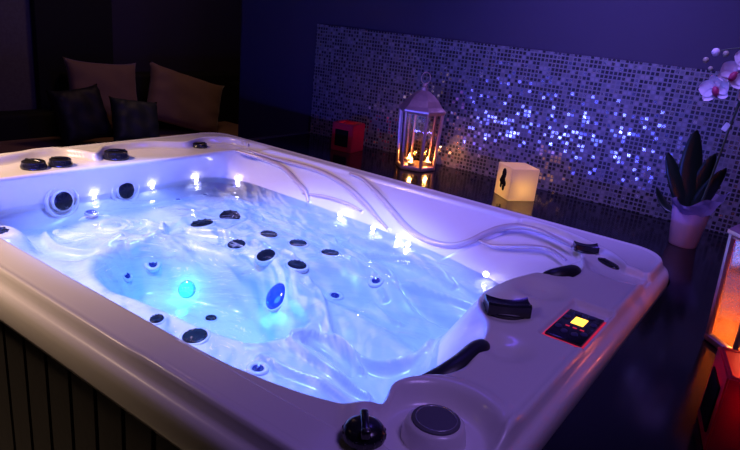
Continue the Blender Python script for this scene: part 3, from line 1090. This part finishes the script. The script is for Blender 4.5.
def hollow_cube(name, s, h, mat, parent, open_top):
    bm = bmesh.new()
    t = .007
    a = s / 2
    rings_ = [[(-a, -a), (a, -a), (a, a), (-a, a)]]
    box(bm, (-a, -a, 0), (a, a, h), .006, seg=3)
    if open_top:
        # cut a round well in the top by an inner cup
        topf = max(bm.faces, key=lambda f: f.calc_center_median().z)
        r = bmesh.ops.inset_individual(bm, faces=[topf], thickness=.014)
        r2 = bmesh.ops.extrude_discrete_faces(bm, faces=[topf])
        for v in r2['faces'][0].verts: v.co.z -= h * .55
    else:
        vs = box(bm, (-a + t, -a + t, t), (a - t, a - t, h - t))
    return bm_obj(name, bm, mat, parent, smooth=False)


def red_cube(loc, rz, s, h, label, win_side):
    c_ = empty('red_candle_holder', loc, rz, label, 'candle holder', 'red cube candle holders')
    # five walls so that the candle's light shines through them
    bm = bmesh.new()
    a, t = s / 2, .010
    outer = [(-a, -a), (a, -a), (a, a), (-a, a)]
    inner = [(-a + t, -a + t), (a - t, -a + t), (a - t, a - t), (-a + t, a - t)]
    vo0 = [bm.verts.new((*p, 0)) for p in outer]; vo1 = [bm.verts.new((*p, h)) for p in outer]
    vi0 = [bm.verts.new((*p, h * .45)) for p in inner]; vi1 = [bm.verts.new((*p, h)) for p in inner]
    bm.faces.new(vo0)
    for k in range(4):
        j = (k + 1) % 4
        bm.faces.new((vo0[k], vo0[j], vo1[j], vo1[k]))
        bm.faces.new((vi0[k], vi1[k], vi1[j], vi0[j]))
        bm.faces.new((vo1[k], vo1[j], vi1[j], vi1[k]))
    bm.faces.new(vi0)
    bmesh.ops.bevel(bm, geom=list(bm.edges), offset=.003, segments=2, affect='EDGES')
    bm_obj('body', bm, M_REDWAX, c_)
    bm = bmesh.new()
    w = s * .32
    box(bm, (-w, -a - .0035, h * .18), (w, -a + .001, h * .78), .0015)
    o = bm_obj('window', bm, M_INK, c_)
    o.rotation_euler = (0, 0, win_side)
    return c_


def unit_ang(dx, dy): return math.atan2(dy, dx)


# far cube: the face with the black square looks left of the camera
FC = (-.612, 1.213, DECK_Z)
rc = red_cube(FC, .10, .120, .140, 'red cube candle holder with a black square at the left end of the deck', 0)
tealight((FC[0], FC[1], DECK_Z + .140 * .45 + .003), 'lit tealight sunk in the top of the far red cube', 'tealights in the red cubes')
light('tealight_glow', 'POINT', (FC[0], FC[1], DECK_Z + .115), .02, (1, .3, .1), .006)
NC = (1.316, -.105, DECK_Z)
rc = red_cube(NC, unit_ang(.12, .03), .124, .150, 'large red cube candle holder in front of the lantern at the right edge', -PI / 2)
tealight((NC[0], NC[1], DECK_Z + .15 * .45 + .003), 'lit tealight sunk in the top of the near red cube', 'tealights in the red cubes')
light('tealight_glow', 'POINT', (NC[0], NC[1], DECK_Z + .12), .35, (1, .25, .1), .006)

# white glowing cube with a black emblem
WA = math.radians(52)
WC = Vector((.350, 1.050, DECK_Z)) + Vector((math.cos(WA), math.sin(WA), 0)) * .062 + Vector((-math.sin(WA), math.cos(WA), 0)) * .062
wc = empty('cube_lamp', WC, WA, 'white cube lamp glowing amber with a black emblem on its left face', 'lamp')
bm = bmesh.new()
a = .062
box(bm, (-a, -a, 0), (a, a, .134), .004)
bm_obj('shade', bm, M_LAMPWAX, wc)
bm = bmesh.new()
lathe(bm, [(0, .030), (.010, .033), (.014, .044), (.010, .055), (0, .058)], 18, cap=False)
bm_obj('bulb', bm, M_BULB, wc, smooth=True)
light('cube_lamp_glow', 'POINT', WC + Vector((0, 0, .045)), 3.2, (1, .48, .15), .012)
# emblem: an open hand shape with a scroll below, on the -x side
bm = bmesh.new()


def blob(bm, cy, cz, ry, rz_, n=20):
    vs0 = [bm.verts.new((-a - .0022, cy + ry * math.cos(2 * PI * k / n), cz + rz_ * math.sin(2 * PI * k / n))) for k in range(n)]
    vs1 = [bm.verts.new((-a + .0005, v.co.y, v.co.z)) for v in vs0]
    bm.faces.new(vs0)
    for k in range(n): bm.faces.new((vs0[k], vs0[(k + 1) % n], vs1[(k + 1) % n], vs1[k]))


blob(bm, -0.0023, 0.0988, 0.0156, 0.0234)
blob(bm, 0.0023, 0.0725, 0.0180, 0.0208)
blob(bm, 0.0138, 0.0675, 0.0120, 0.0104)
blob(bm, -0.0138, 0.0600, 0.0120, 0.0130)
blob(bm, 0.0115, 0.0500, 0.0072, 0.0130)
blob(bm, -0.0092, 0.0425, 0.0084, 0.0130)
bm_obj('emblem', bm, M_INK, wc)

# ---------------------------------------------------------------- orchid
pot = (1.005, 1.085, DECK_Z)
orc = empty('potted_orchid', pot, 0, 'white orchid with dark leaves in a pale pot wrapped in film by the mosaic wall', 'plant')
bm = bmesh.new()
lathe(bm, [(0, 0), (.044, 0), (.046, .004), (.061, .125), (.062, .135), (.057, .135), (.055, .118), (0, .116)], 36, cap=False)
bm_obj('pot', bm, M_POT, orc, smooth=True, angle=.7)
bm = bmesh.new()
lathe(bm, [(.054, .117), (.03, .124), (0, .122)], 24)
bm_obj('bark', bm, M_SOIL, orc)
bm = bmesh.new()
nn = 48
r0_, r1_ = [], []
rgs = []
for j in range(7):
    t = j / 6
    ring_ = []
    for k in range(nn):
        an = 2 * PI * k / nn
        flare = .055 + .028 * t * (1 + .5 * math.cos(an - .3)) + .006 * t * math.sin(8 * an + 2 * j)
        zz = .110 + t * (.050 + .045 * max(0, math.cos(an - .1)) + .010 * math.sin(5 * an + 1))
        ring_.append(bm.verts.new((flare * math.cos(an), flare * math.sin(an), zz)))
    rgs.append(ring_)
for p_, q_ in zip(rgs[:-1], rgs[1:]):
    for k in range(nn): bm.faces.new((p_[k], p_[(k + 1) % nn], q_[(k + 1) % nn], q_[k]))
bm_obj('film_wrap', bm, M_FILM, orc, smooth=True)


def leaf(base, tip, width, bend, side, cup=.25):
    b_, t_ = Vector(base), Vector(tip)
    bm = bmesh.new()
    S = Vector(side).normalized()
    n = 16
    dirv = (t_ - b_)
    N_ = dirv.cross(S).normalized()
    rows = []
    for i in range(n + 1):
        t = i / n
        c0 = b_.lerp(t_, t) + N_ * bend * math.sin(PI * t)
        w = width * (math.sin(PI * min(1, t ** .8 * .96 + .04)) ** .55) * (1 if t < .999 else .05)
        row = []
        for j in range(-3, 4):
            u = j / 3
            row.append(bm.verts.new(c0 + S * w * u + N_ * cup * w * u * u))
        rows.append(row)
    for r_, q_ in zip(rows[:-1], rows[1:]):
        for j in range(6): bm.faces.new((r_[j], r_[j + 1], q_[j + 1], q_[j]))
    o = bm_obj('leaf', bm, M_LEAF, orc, smooth=True)
    md = o.modifiers.new('thick', 'SOLIDIFY'); md.thickness = .002
    return o


SD = (.86, .5, 0)
leaf((-.005, 0, .11), (-.050, .005, .400), .042, .010, SD)
leaf((-.015, 0, .11), (-.118, -.01, .310), .032, -.008, SD)
leaf((.010, 0, .11), (.065, .02, .29), .030, .010, SD)
leaf((.0, .01, .11), (.02, .03, .33), .032, .012, SD)
leaf((-.01, .0, .11), (-.135, .03, .175), .022, .03, (.3, .8, .2))
stem_pts = [(.015, 0, .11), (.028, -.01, .20), (.038, -.02, .32), (.048, -.025, .44), (.062, -.03, .56), (.060, -.03, .64), (.035, -.035, .67), (-.005, -.035, .668), (-.045, -.035, .655)]
cs = catmull(stem_pts, False, 6)
bm = bmesh.new()
tube(bm, cs, [.0032] * 26 + [.0022] * (len(cs) - 26), 8)
bm_obj('stem', bm, M_STEM, orc, smooth=True)
bm = bmesh.new()
tube(bm, [(.022, .01, .11), (.040, 0, .34), (.055, -.01, .60)], .0025, 6)
bm_obj('support_stick', bm, M_STEM, orc)
bm = bmesh.new()
box(bm, (-.009, -.004, -.014), (.009, .004, .014), .003, Matrix.Translation((.036, -.024, .425)) @ Matrix.Rotation(.4, 4, 'Y'))
bm_obj('clip', bm, M_CLIP, orc)


def flower(c_, n, s, spin):
    M = frame_to(n, c_, spin)
    bm = bmesh.new()
    for k, (L_, W_, a_) in enumerate(((1, .62, 0), (1, .62, 2 * PI / 2.9), (1, .62, -2 * PI / 2.9), (1.05, .95, 1.25), (1.05, .95, -1.25))):
        R_ = Matrix.Rotation(a_, 4, 'Z')
        rows = []
        for i in range(9):
            t = i / 8
            w = s * W_ * .62 * math.sin(PI * min(1, .06 + .92 * t)) ** .6
            row = []
            for j in range(-3, 4):
                u = j / 3
                row.append(bm.verts.new(M @ R_ @ Vector((w * u, s * L_ * t, .10 * s * u * u + .22 * s * t * t + (.002 if k > 2 else 0)))))
            rows.append(row)
        for r_, q_ in zip(rows[:-1], rows[1:]):
            for j in range(6): bm.faces.new((r_[j], r_[j + 1], q_[j + 1], q_[j]))
    o = bm_obj('flower', bm, M_PETAL, orc, smooth=True)
    bm = bmesh.new()
    lathe(bm, [(0, 0), (.20 * s, .06 * s), (.24 * s, .2 * s), (.12 * s, .34 * s), (0, .38 * s)], 12, M @ Matrix.Translation((0, -.12 * s, 0)) @ Matrix.Diagonal((1, 1.5, 1, 1)), cap=False)
    bm_obj('flower_lip', bm, M_LIP, o, smooth=True)


flower((-.016, -.060, .540), (-.35, -1, -.15), .047, .3)
flower((.020, -.062, .590), (.35, -1, .05), .047, -.4)
flower((.058, -.055, .640), (.1, -1, .25), .047, .2)
flower((.075, -.06, .545), (.8, -1, .0), .042, .8)
for p_, r_ in (((-.072, -.035, .625), .0095), ((-.048, -.045, .652), .013), ((-.018, -.048, .650), .010), ((-.052, -.035, .60), .008), ((-.004, -.05, .60), .009)):
    bm = bmesh.new()
    lathe(bm, [(0, -1.1), (.7, -.75), (1, 0), (.75, .7), (0, 1.1)], 14, Matrix.Translation(p_) @ Matrix.Rotation(.6, 4, 'X') @ Matrix.Scale(r_, 4), cap=False)
    bm_obj('bud', bm, M_BUD if r_ != .013 else M_PETAL, orc, smooth=True)

# ---------------------------------------------------------------- sofa corner
sofa = empty('sofa', (-2.7, 1.2, FLOOR_Z), 0, 'low black corner sofa with a brown seat against the left wall', 'sofa')


def sofa_part(name, lo, hi, mat, bev=.04):
    bm = bmesh.new()
    box(bm, lo, hi, bev, seg=4)
    o = bm_obj(name, bm, mat, smooth=True)
    o.parent = sofa
    o.matrix_parent_inverse = Matrix.Translation((2.7, -1.2, -FLOOR_Z))
    return o


sofa_part('base', (-3.08, -.55, FLOOR_Z + .002), (-2.22, 2.62, -.54), M_SOFA, .02)
sofa_part('seat_cushion', (-2.95, -.53, -.54), (-2.24, 1.02, -.40), M_SEAT)
sofa_part('seat_cushion', (-2.95, 1.03, -.54), (-2.24, 2.48, -.40), M_SEAT)
sofa_part('backrest', (-3.09, 1.06, -.56), (-2.93, 2.62, .012), M_SOFA, .03)
sofa_part('backrest', (-3.09, -.55, -.56), (-2.93, 1.05, -.235), M_SOFA, .03)
sofa_part('armrest', (-3.0, 2.50, -.56), (-2.22, 2.66, -.06), M_SOFA, .03)


def cushion(loc, s, sy, thick, tilt, yaw, roll, mat, label, sag=.0):
    n = 22
    vs, fs = [], []
    for sgn in (1, -1):
        for i in range(n + 1):
            for j in range(n + 1):
                u, v = i / n * 2 - 1, j / n * 2 - 1
                h = ((1 - u ** 4) * (1 - v ** 4)) ** .45
                pin = 1 - .10 * (1 - abs(u) ** 3) * abs(v) ** 6
                pin2 = 1 - .10 * (1 - abs(v) ** 3) * abs(u) ** 6
                wr = .006 * math.sin(7 * u + 4 * v) * math.sin(5 * v - 3 * u) + .004 * math.sin(17 * u * v + 3)
                vs.append((u * s / 2 * pin2, v * sy / 2 * pin, sgn * (h * thick / 2 + wr * h)))
    m = (n + 1) ** 2
    for q in (0, 1):
        for i in range(n):
            for j in range(n):
                a0 = q * m + i * (n + 1) + j
                f = (a0, a0 + n + 1, a0 + n + 2, a0 + 1)
                fs.append(f if q == 0 else f[::-1])
    o = mesh_obj('cushion', vs, fs, mat)
    bm = bmesh.new(); bm.from_mesh(o.data)
    bmesh.ops.remove_doubles(bm, verts=bm.verts, dist=.0005)
    bm.to_mesh(o.data); bm.free()
    # local z -> faces +x, leaning back
    o.matrix_world = Matrix.Translation(loc) @ Matrix.Rotation(yaw, 4, 'Z') @ Matrix.Rotation(PI / 2 - tilt, 4, 'Y') @ Matrix.Rotation(PI / 2 + roll, 4, 'Z')
    return tag(o, label, 'cushion', 'sofa cushions')


cushion((-2.80, 1.23, -.12), .52, .50, .13, .25, -.1, -.06, M_CUSH, 'taupe cushion at the left, partly hidden behind the black one')
cushion((-2.66, 1.81, -.16), .64, .44, .16, .30, -.15, -.30, M_CUSH, 'large taupe cushion at the right end of the sofa')
cushion((-2.60, .94, -.20), .36, .37, .14, .35, .0, .10, M_CUSHB, 'black cushion leaning on the left taupe cushion')
cushion((-2.42, 1.22, -.235), .34, .32, .12, .45, -.1, -.15, M_CUSHG, 'small dark green cushion in front of the two taupe ones')

# ---------------------------------------------------------------- lights
# underwater lamp in the foot well and the waterline lights
light('underwater_light_glow', 'POINT', LENS + Vector((-.01, -.05, .02)), UW, (.10, .42, 1.0), .03)
light('underwater_light_glow', 'POINT', LAMP, UW * .9, (.04, .60, 1.0), .02)
for p in LEDS:
    q = Vector(p) + (Vector((.02, 0, .004)) if p[0] < -.75 else Vector((0, -.018, .010)))
    light('waterline_light_glow', 'POINT', q, LEDW, (.30, .28, 1.0), .006)
for p, ln, d, e in STRIPS:      # added strips, unseen below the near rim, to brighten the basin
    o = light('basin_strip_fill', 'AREA', p, e, (.05, .07, 1.0), ln, shape='RECTANGLE', size_y=.012)
    X = Vector((0, 0, 1)).cross(Vector(d)).normalized(); Z = -Vector(d).normalized()
    o.matrix_world = Matrix.Translation(p) @ Matrix((X, Z.cross(X), Z)).transposed().to_4x4()
# ceiling lamps: warm spot over the sofa end, violet wash over the right end, blue wash on the wall; plus added fills
for nm, kind, loc, e, c_, size, tgt, kw in ROOM:
    o = light(nm, kind, loc, e, c_, size, **kw)
    o.rotation_euler = (Vector(tgt) - Vector(loc)).to_track_quat('-Z', 'Y').to_euler()
    if nm == 'blue_tub_fill': o.scale = (1.28, 1, 1)

w = bpy.data.worlds.new('night')
SC.world = w
w.use_nodes = True
w.node_tree.nodes['Background'].inputs[0].default_value = (.02, .015, .05, 1)
w.node_tree.nodes['Background'].inputs[1].default_value = .3

# ---------------------------------------------------------------- camera
cam = bpy.data.cameras.new('camera')
co = bpy.data.objects.new('camera', cam)
COL.objects.link(co)
yaw, pit, rol, f = .6008, .3206, .1045, 621.9
fw = Vector((-math.sin(yaw) * math.cos(pit), math.cos(yaw) * math.cos(pit), -math.sin(pit)))
rt = Vector((math.cos(yaw), math.sin(yaw), 0)); up = rt.cross(fw)
rt2 = rt * math.cos(rol) + up * math.sin(rol); up2 = -rt * math.sin(rol) + up * math.cos(rol)
M = Matrix((rt2, up2, -fw)).transposed().to_4x4()
M.translation = (1.2817, -1.272, .5877)
co.matrix_world = M
cam.sensor_width = 36
cam.lens = f / 740 * 36
cam.clip_start = .02
SC.camera = co

SC.view_settings.view_transform = 'Standard'
SC.view_settings.look = 'None'
SC.view_settings.gamma = 1
SC.view_settings.use_curve_mapping = False
SC.view_settings.exposure = EXPO
SC.cycles.use_denoising = True
SC.cycles.max_bounces = 8
SC.cycles.transparent_max_bounces = 16
SC.cycles.sample_clamp_indirect = 4
SC.cycles.caustics_reflective = False
SC.cycles.caustics_refractive = False
